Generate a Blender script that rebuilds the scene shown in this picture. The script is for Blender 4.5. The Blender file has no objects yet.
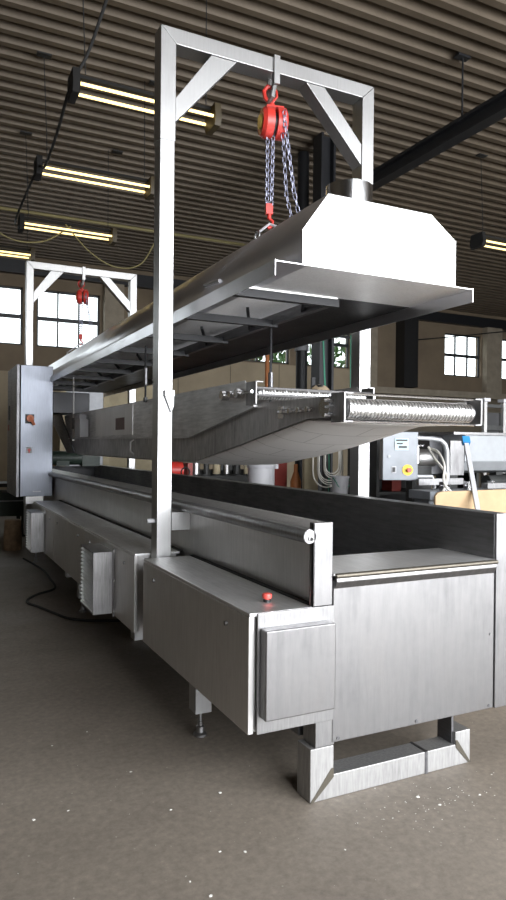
import bpy, bmesh, math, random
from mathutils import Vector, Matrix, Euler
random.seed(7)
scn = bpy.context.scene
COL = scn.collection
PI = math.pi

# ------------------------------------------------------------------ materials
MATS = {}
def _new(name):
    m = bpy.data.materials.new(name); m.use_nodes = True
    nt = m.node_tree; b = nt.nodes['Principled BSDF']
    return m, nt, b
def _coord(nt, scale, kind='Object'):
    tc = nt.nodes.new('ShaderNodeTexCoord'); mp = nt.nodes.new('ShaderNodeMapping')
    mp.inputs['Scale'].default_value = scale
    nt.links.new(tc.outputs[kind], mp.inputs['Vector'])
    return mp.outputs['Vector']
def _noise(nt, vec, scale, detail=4, rough=.6):
    n = nt.nodes.new('ShaderNodeTexNoise'); n.inputs['Scale'].default_value = scale
    n.inputs['Detail'].default_value = detail; n.inputs['Roughness'].default_value = rough
    nt.links.new(vec, n.inputs['Vector']); return n.outputs['Fac']
def _ramp(nt, fac, stops):
    r = nt.nodes.new('ShaderNodeValToRGB'); e = r.color_ramp.elements
    while len(e) < len(stops): e.new(.5)
    for k, (p, c) in zip(e, stops):
        k.position = p; k.color = (c[0], c[1], c[2], 1) if hasattr(c, '__len__') else (c, c, c, 1)
    nt.links.new(fac, r.inputs['Fac']); return r.outputs['Color']
def _bump(nt, b, h, strength, dist=.01):
    bp = nt.nodes.new('ShaderNodeBump'); bp.inputs['Strength'].default_value = strength
    bp.inputs['Distance'].default_value = dist
    nt.links.new(h, bp.inputs['Height']); nt.links.new(bp.outputs['Normal'], b.inputs['Normal'])

def steel(name, c, rough, streak=(30, 30, 2), var=.1, blot=.06):
    blot = blot * 1.25
    m, nt, b = _new(name)
    b.inputs['Metallic'].default_value = 1
    v = _coord(nt, streak); n = _noise(nt, v, 3, 5)
    v2 = _coord(nt, (1, 1, 1)); n2 = _noise(nt, v2, 2.3, 6, .65)
    mx = nt.nodes.new('ShaderNodeMath'); mx.operation = 'ADD'
    nt.links.new(n, mx.inputs[0]); nt.links.new(n2, mx.inputs[1])
    hf = nt.nodes.new('ShaderNodeMath'); hf.operation = 'MULTIPLY'; hf.inputs[1].default_value = .5
    nt.links.new(mx.outputs[0], hf.inputs[0])
    lo = [max(0, x * (1 - blot * 2)) for x in c]; hi = [min(1, x * (1 + blot)) for x in c]
    nt.links.new(_ramp(nt, hf.outputs[0], [(.3, lo), (.7, hi)]), b.inputs['Base Color'])
    nt.links.new(_ramp(nt, hf.outputs[0], [(.3, rough + var), (.7, max(.05, rough - var))]), b.inputs['Roughness'])
    _bump(nt, b, n, .04, .002)
    MATS[name] = m; return m
def plain(name, c, rough=.6, metal=0, var=.12, scale=8, bump=0):
    m, nt, b = _new(name)
    b.inputs['Metallic'].default_value = metal
    b.inputs['Roughness'].default_value = rough
    n = _noise(nt, _coord(nt, (1, 1, 1)), scale, 5)
    nt.links.new(_ramp(nt, n, [(.3, [x * (1 - var) for x in c]), (.7, [min(1, x * (1 + var)) for x in c])]), b.inputs['Base Color'])
    if bump: _bump(nt, b, n, bump)
    MATS[name] = m; return m
def emit(name, c, s):
    m, nt, b = _new(name)
    b.inputs['Base Color'].default_value = (*c, 1)
    b.inputs['Emission Color'].default_value = (*c, 1); b.inputs['Emission Strength'].default_value = s
    n = _noise(nt, _coord(nt, (1, 1, 1)), 2); nt.links.new(_ramp(nt, n, [(0, .3), (1, .4)]), b.inputs['Roughness'])
    MATS[name] = m; return m

steel('steel', (.74, .73, .72), .42)  # base lifted to lighten side faces that the gate light misses
steel('steel_dimmed', (.36, .357, .36), .42, (40, 40, 3), .1, .16)  # same stainless, base cut to dim faces turned to the gate light
steel('steel_post', (.46, .46, .46), .42, (30, 30, 2), .08, .05)  # base cut to keep gate-lit posts from burning out
steel('steel_plate', (.30, .296, .30), .42, (9, 9, 1.2), .12, .2)  # front panels: base cut further, dimming the gate light by colour
steel('steel_inner', (.27, .27, .275), .45, (20, 2, 20), .1, .2)  # darkened base stands in for the dark hall mirrored in the trough wall
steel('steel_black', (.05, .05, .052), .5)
steel('steel_weld', (.16, .145, .12), .5)
steel('steel_frame', (.44, .435, .43), .6, (30, 30, 3), .08, .15)
steel('steel_lower', (.5, .49, .49), .48, (20, 14, 3), .1, .2)  # darker copy of the conveyor steel, shades the plate below the fold
steel('steel_soft', (.95, .94, .94), .5)  # near-white base stands in for floor light bounced under the hood
steel('steel_pale', (.225, .24, .275), .42, (30, 30, 2), .08, .05)
steel('steel_top', (.85, .85, .85), .46, (30, 2, 30), .1, .08)  # top faces: base lifted in place of light
steel('steel_hood', (.8, .8, .83), .32, (1, .6, 1), .06, .04)
steel('steel_conveyor', (.66, .65, .65), .48, (20, 2, 20), .1, .15)
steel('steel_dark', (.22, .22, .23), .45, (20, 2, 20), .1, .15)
steel('steel_shiny', (.7, .7, .71), .2, (5, 40, 40), .06, .04)
steel('zinc_chain', (.36, .37, .47), .55, (9, 9, 9), .08, .1)
plain('red_paint', (.5, .035, .025), .38, 0, .15)
plain('red_dark', (.25, .035, .025), .5)
plain('button_red', (.75, .1, .08), .4)
plain('brass_plate', (.6, .45, .12), .4, .6)
plain('black_plastic', (.015, .015, .016), .5)
plain('black_steel', (.018, .019, .022), .45, .2)
plain('dark_machine', (.035, .036, .035), .5, .2, .3)
plain('dark_green', (.025, .04, .03), .5, 0, .3)
plain('grey_paint', (.3, .31, .33), .45, .2)
plain('light_grey_paint', (.2, .215, .235), .4, .2)
plain('hopper_grey', (.33, .345, .36), .45, .2, .08)
plain('white_plastic', (.45, .45, .47), .45, 0, .06)
plain('white_pipe', (.45, .46, .47), .35, .3, .08)
plain('wood', (.2, .13, .075), .8, 0, .3, 14, .2)
plain('plywood', (.40, .28, .16), .75, 0, .12, 5)
plain('tan_board', (.42, .36, .24), .8, 0, .15, 4)
plain('orange_paint', (.4, .14, .04), .6)
plain('handle_orange', (.55, .13, .03), .4)
plain('yellow', (.85, .58, .03), .45)
plain('blue', (.03, .22, .5), .5)
plain('screen', (.32, .45, .52), .25, 0, .3, 30)
plain('green_hose', (.02, .2, .12), .5)
plain('tan_hose', (.35, .27, .18), .6)
plain('cream_cable', (.68, .66, .6), .5)
plain('yellow_cable', (.2, .17, .07), .6)
plain('rubber', (.012, .012, .012), .7)
plain('chip_white', (.75, .74, .7), .8)
plain('leaf', (.04, .095, .022), .7, 0, .5, 3)
plain('bark', (.1, .07, .05), .9, 0, .3, 10, .3)
plain('window_frame', (.03, .032, .036), .5)
plain('lamp_housing', (.008, .0075, .007), .9)
plain('lamp_end', (.05, .036, .015), .6)
plain('concrete_beam', (.3, .26, .2), .85, 0, .15, 4, .1)
emit('tube_light', (1, .75, .3), 1.8)

def mk_floor():
    m, nt, b = _new('floor_concrete')
    v = _coord(nt, (1, 1, 1))
    n1 = _noise(nt, v, .9, 7, .65); n2 = _noise(nt, v, 30, 5, .7)
    c1 = _ramp(nt, n1, [(.25, (.16, .135, .11)), (.5, (.205, .176, .144)), (.78, (.25, .215, .178))])
    c2 = _ramp(nt, n2, [(.3, .72), (.62, 1.05), (.74, 1.25)])
    mul = nt.nodes.new('ShaderNodeMixRGB'); mul.blend_type = 'MULTIPLY'; mul.inputs['Fac'].default_value = 1
    nt.links.new(c1, mul.inputs[1]); nt.links.new(c2, mul.inputs[2])
    vo = nt.nodes.new('ShaderNodeTexVoronoi'); vo.inputs['Scale'].default_value = 9
    nt.links.new(v, vo.inputs['Vector'])
    sp = _ramp(nt, vo.outputs['Distance'], [(.02, 1), (.05, 0)])
    mx = nt.nodes.new('ShaderNodeMixRGB'); mx.inputs[2].default_value = (.3, .28, .24, 1)
    nt.links.new(sp, mx.inputs['Fac']); nt.links.new(mul.outputs[0], mx.inputs[1])
    nt.links.new(mx.outputs[0], b.inputs['Base Color'])
    nt.links.new(_ramp(nt, n1, [(.3, .75), (.7, .5)]), b.inputs['Roughness'])
    _bump(nt, b, n2, .12, .004); MATS['floor'] = m
mk_floor()
def mk_wall(name, c, seam):
    m, nt, b = _new(name)
    v = _coord(nt, (1, 1, 1))
    n1 = _noise(nt, v, 1.1, 6, .6)
    col = _ramp(nt, n1, [(.3, [x * .85 for x in c]), (.7, [x * 1.12 for x in c])])
    w = nt.nodes.new('ShaderNodeTexBrick'); w.offset = 0
    w.inputs['Scale'].default_value = 1; w.inputs['Mortar Size'].default_value = .012
    w.inputs['Brick Width'].default_value = seam; w.inputs['Row Height'].default_value = 30
    nt.links.new(v, w.inputs['Vector'])
    w.inputs['Mortar'].default_value = (.35, .35, .35, 1)
    w.inputs['Color1'].default_value = (1, 1, 1, 1); w.inputs['Color2'].default_value = (.9, .9, .9, 1)
    mul = nt.nodes.new('ShaderNodeMixRGB'); mul.blend_type = 'MULTIPLY'; mul.inputs['Fac'].default_value = 1
    nt.links.new(col, mul.inputs[1]); nt.links.new(w.outputs['Color'], mul.inputs[2])
    nt.links.new(mul.outputs[0], b.inputs['Base Color']); b.inputs['Roughness'].default_value = .85
    MATS[name] = m
mk_wall('wall_plaster', (.2, .155, .105), 60)
mk_wall('wall_panel', (.38, .315, .22), 1.7)
mk_wall('wall_lower', (.2, .17, .125), 60)
def mk_ceiling():
    m, nt, b = _new('ceiling_deck')
    n = _noise(nt, _coord(nt, (1, 1, 1)), 1.3, 6, .7)
    nt.links.new(_ramp(nt, n, [(.3, (.1, .077, .053)), (.7, (.145, .115, .082))]), b.inputs['Base Color'])
    b.inputs['Roughness'].default_value = .6; b.inputs['Metallic'].default_value = .1
    MATS['ceiling'] = m
mk_ceiling()
def mk_belt():
    m, nt, b = _new('belt_mesh')
    b.inputs['Metallic'].default_value = .25; b.inputs['Roughness'].default_value = .6
    v = _coord(nt, (1, 1, 1))
    w = nt.nodes.new('ShaderNodeTexBrick'); w.offset = .5
    w.inputs['Scale'].default_value = 1; w.inputs['Mortar Size'].default_value = .004
    w.inputs['Brick Width'].default_value = .42; w.inputs['Row Height'].default_value = .21
    w.inputs['Color1'].default_value = (.74, .715, .69, 1); w.inputs['Color2'].default_value = (.68, .655, .63, 1)
    w.inputs['Mortar'].default_value = (.45, .43, .4, 1)
    nt.links.new(v, w.inputs['Vector'])
    f = nt.nodes.new('ShaderNodeTexWave'); f.bands_direction = 'Y'; f.inputs['Scale'].default_value = 30
    nt.links.new(v, f.inputs['Vector'])
    nt.links.new(w.outputs['Color'], b.inputs['Base Color'])
    _bump(nt, b, f.outputs['Fac'], .25, .003); MATS['belt'] = m
mk_belt()
def mk_wire():
    m, nt, b = _new('wire_mesh_roller')
    b.inputs['Metallic'].default_value = 1
    v = _coord(nt, (1, 1, 1))
    w = nt.nodes.new('ShaderNodeTexWave'); w.bands_direction = 'X'; w.inputs['Scale'].default_value = 16
    w.inputs['Distortion'].default_value = 5; w.inputs['Detail Scale'].default_value = 3
    nt.links.new(v, w.inputs['Vector'])
    nt.links.new(_ramp(nt, w.outputs['Fac'], [(.2, .4), (.7, .85)]), b.inputs['Base Color'])
    b.inputs['Roughness'].default_value = .34
    _bump(nt, b, w.outputs['Fac'], .35, .006); MATS['wire'] = m
mk_wire()
def mk_glass():
    m, nt, b = _new('window_glass'); nt.nodes.remove(b)
    out = [n for n in nt.nodes if n.type == 'OUTPUT_MATERIAL'][0]
    t = nt.nodes.new('ShaderNodeBsdfTransparent'); g = nt.nodes.new('ShaderNodeBsdfGlossy')
    g.inputs['Roughness'].default_value = .05; mx = nt.nodes.new('ShaderNodeMixShader')
    n = _noise(nt, _coord(nt, (1, 1, 1)), 2)
    nt.links.new(_ramp(nt, n, [(.3, (.9, .93, .92)), (.7, (.97, .98, .98))]), t.inputs['Color'])
    mx.inputs['Fac'].default_value = .06
    nt.links.new(t.outputs[0], mx.inputs[1]); nt.links.new(g.outputs[0], mx.inputs[2])
    nt.links.new(mx.outputs[0], out.inputs['Surface']); MATS['glass'] = m
mk_glass()

# ------------------------------------------------------------------ mesh builder
class MB:
    def __init__(s): s.v = []; s.f = []
    def add(s, vs, fs):
        o = len(s.v); s.v += [Vector(v) for v in vs]; s.f += [[i + o for i in f] for f in fs]; return s
    def box(s, x0, x1, y0, y1, z0, z1):
        return s.add([(x, y, z) for x in (x0, x1) for y in (y0, y1) for z in (z0, z1)],
                     [(0, 1, 3, 2), (4, 6, 7, 5), (0, 4, 5, 1), (2, 3, 7, 6), (0, 2, 6, 4), (1, 5, 7, 3)])
    def prism(s, pts, axis, a, b):
        def mk(p, t):
            return {'x': (t, p[0], p[1]), 'y': (p[0], t, p[1]), 'z': (p[0], p[1], t)}[axis]
        n = len(pts)
        return s.add([mk(p, a) for p in pts] + [mk(p, b) for p in pts],
                     [list(range(n)), list(range(n, 2 * n))] + [(i, (i + 1) % n, n + (i + 1) % n, n + i) for i in range(n)])
    def frame(s, d):
        d = d.normalized(); u = Vector((0, 0, 1)) if abs(d.z) < .9 else Vector((0, 1, 0))
        a = d.cross(u).normalized(); return a, a.cross(d).normalized()
    def bar(s, p, q, w, h):
        p, q = Vector(p), Vector(q); a, b = s.frame(q - p)
        c = [(-w / 2, -h / 2), (w / 2, -h / 2), (w / 2, h / 2), (-w / 2, h / 2)]
        return s.add([p + a * i + b * j for i, j in c] + [q + a * i + b * j for i, j in c],
                     [(0, 1, 2, 3), (4, 7, 6, 5)] + [(i, (i + 1) % 4, 4 + (i + 1) % 4, 4 + i) for i in range(4)])
    def tube(s, path, r, n=8, closed=False):
        P = [Vector(p) for p in path]; m = len(P); vs = []; prev = None
        for i, p in enumerate(P):
            if closed: d = P[(i + 1) % m] - P[i - 1]
            else: d = P[min(i + 1, m - 1)] - P[max(i - 1, 0)]
            if prev is None: a, b = s.frame(d)
            else:
                d = d.normalized(); a = (prev - d * prev.dot(d)).normalized(); b = a.cross(d).normalized()
            prev = a
            vs += [p + (a * math.cos(2 * PI * k / n) + b * math.sin(2 * PI * k / n)) * r for k in range(n)]
        fs = []
        for i in range(m if closed else m - 1):
            j = (i + 1) % m
            fs += [(i * n + k, i * n + (k + 1) % n, j * n + (k + 1) % n, j * n + k) for k in range(n)]
        if not closed: fs += [list(range(n)), [(m - 1) * n + k for k in range(n)]]
        return s.add(vs, fs)
    def cyl(s, p, q, r1, r2=None, n=20):
        r2 = r1 if r2 is None else r2
        p, q = Vector(p), Vector(q); a, b = s.frame(q - p)
        ring = lambda c, r: [c + (a * math.cos(2 * PI * k / n) + b * math.sin(2 * PI * k / n)) * r for k in range(n)]
        return s.add(ring(p, r1) + ring(q, r2), [list(range(n)), list(range(n, 2 * n))] +
                     [(k, (k + 1) % n, n + (k + 1) % n, n + k) for k in range(n)])
    def lathe(s, c, prof, n=24):
        vs = []
        for r, z in prof: vs += [(c[0] + r * math.cos(2 * PI * k / n), c[1] + r * math.sin(2 * PI * k / n), c[2] + z) for k in range(n)]
        m = len(prof)
        return s.add(vs, [(i * n + k, i * n + (k + 1) % n, (i + 1) * n + (k + 1) % n, (i + 1) * n + k) for i in range(m - 1) for k in range(n)]
                     + [list(range(n)), [(m - 1) * n + k for k in range(n)]])
    def link(s, c, d, u, L, W, r):          # one chain link: a stadium ring
        d = Vector(d).normalized(); u = Vector(u); u = (u - d * u.dot(d)).normalized(); c = Vector(c)
        pts = []
        for k in range(10):
            t = 2 * PI * k / 10
            pts.append(c + d * (math.copysign(L / 2 - W / 2, math.cos(t)) * (abs(math.cos(t)) > .05) + math.cos(t) * W / 2) + u * math.sin(t) * W / 2)
        return s.tube(pts, r, 5, True)
    def chain(s, path, pitch=.031, W=.025, r=.0038):
        P = [Vector(p) for p in path]; k = 0
        for a, b in zip(P, P[1:]):
            d = b - a; n = max(1, int(d.length / pitch)); x, y = s.frame(d)
            for i in range(n):
                u = (x + y) if k % 2 else (x - y)
                s.link(a + d * (i + .5) / n, d, u, pitch * 1.35, W, r); k += 1
        return s

ORG = {}
def build(name, mb, mat, parent=None, world=True, bevel=0, smooth=35, kind=None, label=None, solid=0):
    me = bpy.data.meshes.new(name)
    off = ORG.get(parent, Vector()) if (parent and world) else Vector()
    me.from_pydata([v - off for v in mb.v], [], mb.f)
    bm = bmesh.new(); bm.from_mesh(me); bmesh.ops.recalc_face_normals(bm, faces=bm.faces); bm.to_mesh(me); bm.free()
    for p in me.polygons: p.use_smooth = smooth > 1
    me.set_sharp_from_angle(angle=math.radians(smooth))
    me.materials.append(MATS[mat] if isinstance(mat, str) else mat)
    o = bpy.data.objects.new(name, me); COL.objects.link(o)
    if parent: o.parent = parent; ORG[o] = ORG.get(parent, Vector())
    if solid:
        md = o.modifiers.new('thickness', 'SOLIDIFY'); md.thickness = solid; md.offset = 0
    if bevel:
        md = o.modifiers.new('edges', 'BEVEL'); md.width = bevel; md.segments = 2; md.limit_method = 'ANGLE'
        md.harden_normals = True
    if kind: o['kind'] = kind
    if label: o['label'] = label
    return o
def thing(name, label, cat, loc, group=None, rz=0):
    o = bpy.data.objects.new(name, None); COL.objects.link(o); o.location = loc; o.rotation_euler.z = rz
    o.empty_display_size = .1
    o['label'] = label; o['category'] = cat
    if group: o['group'] = group
    ORG[o] = Vector(loc); return o
def tag(o, label, cat, group=None):
    o['label'] = label; o['category'] = cat
    if group: o['group'] = group
    return o
def solo(name, mb, mat, label, cat, group=None, base=None, **k):
    o = build(name, mb, mat, **k); tag(o, label, cat, group)
    c = base or (sum((v.x for v in mb.v)) / len(mb.v), sum((v.y for v in mb.v)) / len(mb.v), min(v.z for v in mb.v))
    for v in o.data.vertices: v.co -= Vector(c)
    o.location = c; return o
def dup(root, loc, label=None, rz=None):
    r = root.copy(); COL.objects.link(r); r.location = loc
    if rz is not None: r.rotation_euler.z = rz
    if label: r['label'] = label
    for ch in list(root.children):
        c = ch.copy(); COL.objects.link(c); c.parent = r
        for g in list(ch.children):
            d = g.copy(); COL.objects.link(d); d.parent = c
    return r
def struct(name, mb, mat, **k): return build(name, mb, mat, kind='structure', **k)
def arc(c, r, a0, a1, n, plane='xz'):
    out = []
    for i in range(n + 1):
        t = math.radians(a0 + (a1 - a0) * i / n); u, w = r * math.cos(t), r * math.sin(t)
        out.append({'xz': (c[0] + u, c[1], c[2] + w), 'yz': (c[0], c[1] + u, c[2] + w), 'xy': (c[0] + u, c[1] + w, c[2])}[plane])
    return out
def spline(pts, n=8):
    P = [Vector(p) for p in pts]; out = []
    for i in range(len(P) - 1):
        p0, p1, p2, p3 = P[max(i - 1, 0)], P[i], P[i + 1], P[min(i + 2, len(P) - 1)]
        for k in range(n):
            t = k / n
            out.append(.5 * ((2 * p1) + (p2 - p0) * t + (2 * p0 - 5 * p1 + 4 * p2 - p3) * t * t + (3 * p1 - p0 - 3 * p2 + p3) * t ** 3))
    out.append(P[-1]); return out

# ------------------------------------------------------------------ the hall
XL, XR, YF, YB, ZC = -8.0, 26.0, -3.6, 19.0, 6.6
struct('floor', MB().box(XL, XR, YF, YB, -.1, 0), 'floor')
# corrugated roof deck, ribs along X
cb = MB(); pitch = .28; prof = []
y = YF
while y < YB:
    prof += [(y, ZC), (y + .095, ZC), (y + .125, ZC + .13), (y + .25, ZC + .13)]; y += pitch
prof.append((YB, ZC))
vs = [(XL, a, b) for a, b in prof] + [(XR, a, b) for a, b in prof]; n = len(prof)
cb.add(vs, [(i, i + 1, n + i + 1, n + i) for i in range(n - 1)])
cb.box(XL, XR, YF, YB, ZC + .15, ZC + .2)
struct('ceiling', cb, 'ceiling')
# back wall with window openings
WZ0, WZ1 = 4.22, 5.78
wins = [(-5.8, -4.02), (-3.66, -1.88), (-1.52, .26), (.62, 2.40), (2.76, 4.48), (8.9, 10.62), (11.2, 12.95), (17.1, 18.87), (19.77, 21.5), (22.4, 24.1)]
wb = MB(); wb.box(XL, XR, YB, YB + .3, 3.5, WZ0); wb.box(XL, XR, YB, YB + .3, WZ1, ZC + .15)
x = XL
for a, b in wins: wb.box(x, a, YB, YB + .3, WZ0, WZ1); x = b
wb.box(x, XR, YB, YB + .3, WZ0, WZ1)
wl = struct('wall_back', wb, 'wall_plaster')
struct('wall_back_panelling', MB().box(XL, 13, YB - .06, YB + .3, 0, 3.5).box(4.6, 13, YB - .06, YB, 3.5, 4.18), 'wall_panel')
struct('wall_back_lower', MB().box(13, XR, YB, YB + .3, 0, 3.5), 'wall_lower')
struct('trim_1', MB().box(13, XR, YB - .45, YB, 3.4, 3.62), 'concrete_beam')
struct('trim_2', MB().box(XL, XR, YB - .2, YB, 6.1, 6.45), 'black_steel')
for k, (a, b) in enumerate([(18.92, 19.68), (4.55, 5.1), (13.3, 13.9), (21.55, 22.3)]):
    struct('trim_%d' % (k + 3), MB().box(a, b, YB - .25, YB, 3.62, 6.1), 'concrete_beam')
for k, (a, b) in enumerate(wins):
    w = struct('window_%d' % (k + 1), MB().box(a, b, YB + .1, YB + .16, WZ0, WZ0 + .05).box(a, b, YB + .1, YB + .16, WZ1 - .05, WZ1)
               .box(a, a + .05, YB + .1, YB + .16, WZ0, WZ1).box(b - .05, b, YB + .1, YB + .16, WZ0, WZ1)
               .box(a, b, YB + .09, YB + .17, (WZ0 + WZ1) / 2 - .05, (WZ0 + WZ1) / 2 + .05)
               .box(a + (b - a) / 3 - .02, a + (b - a) / 3 + .02, YB + .1, YB + .16, WZ0, WZ1)
               .box(a + (b - a) * 2 / 3 - .02, a + (b - a) * 2 / 3 + .02, YB + .1, YB + .16, WZ0, WZ1), 'window_frame')
    p = build('pane', MB().box(a + .03, b - .03, YB + .125, YB + .135, WZ0 + .03, WZ1 - .03), 'glass', w)
struct('wall_left', MB().box(XL - .2, XL, YF, YB, 0, ZC + .15), 'wall_lower')
struct('wall_right', MB().box(XR, XR + .2, YF, YB, 0, ZC + .15), 'wall_lower')
GX0, GX1, GZ1 = .3, 11.5, 5.4           # the open gate behind the camera that lights the hall
struct('wall_front', MB().box(XL, GX0, YF - .2, YF, 0, ZC + .15).box(GX1, XR, YF - .2, YF, 0, ZC + .15)
       .box(GX0, GX1, YF - .2, YF, GZ1, ZC + .15), 'wall_lower')
struct('ground', MB().box(-60, 80, -60, YF - .01, -.2, -.1).box(-60, 80, YB + .3, 90, -.2, -.1), 'floor')

# steel beam and columns under the roof
solo('roof_beam', MB().box(6.12, 6.3, 1, YB - .3, 5.56, 5.6).box(6.19, 6.23, 1, YB - .3, 5.6, 5.76).box(6.12, 6.3, 1, YB - .3, 5.74, 5.78),
     'black_steel', 'long black steel beam hung under the corrugated roof at the right', 'beam')
solo('beam_hanger', MB().cyl((6.21, 6.63, 5.78), (6.21, 6.63, ZC), .012, n=8).box(6.1, 6.3, 6.58, 6.68, ZC - .03, ZC),
     'black_steel', 'thin dark rod holding the black roof beam to the ceiling', 'rod')
c = thing('steel_column', 'wide black steel column behind the hood, with the green hose', 'column', (5.9, 9.35, 0), 'black columns behind the hood')
build('shaft', MB().box(5.70, 5.74, 9.22, 9.48, 0, ZC).box(5.93, 5.97, 9.22, 9.48, 0, ZC).box(5.74, 5.93, 9.33, 9.37, 0, ZC), 'black_steel', c)
build('base_plate', MB().box(5.7, 6.1, 9.15, 9.55, 0, .03), 'black_steel', c)
c = thing('steel_column', 'narrow round black column left of the wide black column', 'column', (5.85, 10.05, 0), 'black columns behind the hood')
build('shaft', MB().cyl((5.85, 10.05, 0), (5.85, 10.05, ZC), .1), 'black_steel', c)
build('pipe_clamp', MB().cyl((5.85, 10.05, 3.2), (5.85, 10.05, 3.3), .125), 'grey_paint', c)
solo('wall_column', MB().box(14.85, 15.45, YB - .5, YB - .02, 3.66, 6.1), 'black_plastic',
     'broad black column on the ledge of the back wall, right of the gantry', 'column')
solo('ceiling_pipe', MB().tube([(-7.9, 13.3, 5.9), (12, 13.1, 5.9)], .03), 'yellow_cable', 'thin yellowish pipe crossing under the ceiling at the far left', 'pipe')
solo('wall_cable', MB().tube(spline([(15.4, 18.9, 5.35), (17.3, 18.85, 5.62), (19.5, 18.6, 5.95), (22, 18.6, 6.3)]), .02), 'rubber',
     'black cable climbing across the back wall over the right windows', 'cable')

# ------------------------------------------------------------------ lamps
def lamp(x0, y0, z, label, top=ZC):
    L = thing('ceiling_lamp', label, 'lamp', (x0 + .75, y0, z), 'twin tube ceiling lamps')
    build('housing', MB().prism([(y0 - .025, z + .1), (y0 - .02, z + .14), (y0 + .02, z + .14), (y0 + .025, z + .1)], 'x', x0, x0 + 1.5), 'lamp_housing', L)
    for s in (0, 1):
        xx = x0 + s * 1.5
        e = build('end_plate', MB().prism([(y0 - .16, z - .02), (y0 - .13, z - .1), (y0 + .13, z - .1), (y0 + .16, z - .02), (y0 + .13, z + .14), (y0 - .13, z + .14)], 'x', xx - .05, xx + .02), 'lamp_end' if s else 'lamp_housing', L)
        build('suspension_wire', MB().cyl((xx + (.1 if not s else -.1), y0, z + .16), (xx + (.05 if not s else -.1), y0 + .02, top), .006, n=6).box(xx - .04, xx + .14, y0 - .05, y0 + .05, top - .02, top), 'rubber', L)
        build('tube', MB().cyl((x0 + .03, y0 + (.11 if s else -.11), z), (x0 + 1.44, y0 + (.11 if s else -.11), z), .016, n=10), 'tube_light', L)
    return L
l1 = lamp(1.34, 6.82, 5.1, 'twin tube lamp highest up, its end cut by the near gantry post')
for x0, y0, lab in [(1.33, 9.05, 'middle twin tube lamp left of the near gantry post'),
                    (1.42, 11.45, 'twin tube lamp just above the far gantry beam'),
                    (.35, 13.3, 'small distant lamp at left beside the top of the far gantry'),
                    (8.55, 8.7, 'twin tube lamp at the right edge beyond the hood')]:
    dup(l1, (x0 + .75, y0, 5.1), lab)

# ------------------------------------------------------------------ hanging cables
solo('power_cable', MB().tube(spline([(1.6, 5.5, 6.62), (1.62, 5.9, 6.2), (1.45, 6.6, 5.45), (1.3, 6.85, 5.12), (1.31, 7.6, 5.0), (1.33, 8.6, 4.98), (1.3, 9.0, 5.08), (1.2, 10.2, 4.85), (1.3, 11.3, 5.05)]), .016),
     'rubber', 'thick black cable drooping from the ceiling along the left lamps', 'cable')
solo('hanging_cable', MB().tube(spline([(.7, 11.4, 5.2), (1.2, 11.4, 4.85), (1.75, 11.45, 4.88), (2.2, 11.45, 5.2)]), .012), 'yellow_cable',
     'short yellowish cable sagging left of the far gantry top', 'cable')
solo('hanging_cable', MB().tube(spline([(2.1, 11.4, 5.2), (2.5, 11.4, 4.8), (2.95, 11.4, 4.6), (3.4, 11.4, 4.72), (3.75, 11.4, 5.3), (3.95, 11.4, 5.1)]), .012), 'yellow_cable',
     'long yellowish cable sagging between the two gantries', 'cable')

# ------------------------------------------------------------------ trough machine
T = thing('frying_trough', 'long open stainless steel trough on a tube frame, largest body of the machine', 'machine', (2.1, 6.9, 0))
Y0, Y1 = 2.5, 11.3
build('side_wall', MB().prism([(1.55, .40), (1.55, 1.14), (1.535, 1.185), (1.60, 1.217), (1.62, 1.217), (1.62, .40)], 'y', Y0 + .014, Y1), 'steel', T, bevel=.004)
build('rail', MB().cyl((1.503, Y0 + .0, 1.163), (1.503, Y1, 1.163), .031, n=24).box(1.503, 1.55, Y0 + .02, Y1, 1.15, 1.19)
      , 'steel_dimmed', T)
build('rail_end', MB().cyl((1.503, Y0 - .006, 1.163), (1.503, Y0, 1.163), .03, n=24).cyl((1.503, Y0 - .012, 1.155), (1.503, Y0 - .006, 1.155), .009, n=12), 'steel_plate', T)
build('rail_hole', MB().cyl((1.507, Y0 - .0125, 1.153), (1.507, Y0 - .0115, 1.153), .008, n=12), 'rubber', T)
build('upright', MB().box(1.521, 1.62, Y0 - .006, Y0 + .012, .858, 1.222).box(1.521, 1.53, Y0 - .006, Y0 + .03, .858, 1.222), 'steel_plate', T, bevel=.003)
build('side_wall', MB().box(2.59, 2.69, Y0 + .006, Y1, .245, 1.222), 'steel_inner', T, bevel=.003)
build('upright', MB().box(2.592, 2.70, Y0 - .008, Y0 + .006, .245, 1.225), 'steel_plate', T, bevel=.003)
build('end_panel', MB().box(1.63, 2.588, Y0, Y0 + .012, .246, .965), 'steel_plate', T, bevel=.003)
build('panel_fold', MB().prism([(Y0 - .016, .985), (Y0 - .022, .965), (Y0 - .022, .957), (Y0 - .001, .925), (Y0 - .001, .985)], 'x', 1.632, 2.585), 'steel_plate', T, bevel=.003)
build('shelf', MB().box(1.621, 2.589, Y0 - .012, 2.91, .984, .995).box(1.621, 2.589, 2.9, 2.91, .5, .984), 'steel_top', T, bevel=.002)
build('shelf_lip', MB().cyl((1.63, Y0 - .018, .985), (2.585, Y0 - .018, .985), .0115, n=14), 'steel_weld', T)  # darker steel on the lip holds down its highlight
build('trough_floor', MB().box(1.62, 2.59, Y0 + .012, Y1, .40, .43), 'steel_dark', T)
build('end_panel', MB().box(1.62, 2.59, Y1 - .02, Y1, .3, 1.2), 'steel_black', T)  # blackened so the far panel shows no bright reflection
fr = MB().prism([(1.519, 0), (1.64, .12), (1.64, .235), (1.519, .235)], 'y', Y0, Y0 + .115)
build('frame_leg', fr, 'steel_frame', T, bevel=.004)
build('cross_tube', MB().prism([(1.519, .0), (2.44, .0), (2.345, .105), (1.635, .105)], 'y', Y0 + .001, Y0 + .112), 'steel_frame', T, bevel=.004)
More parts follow.
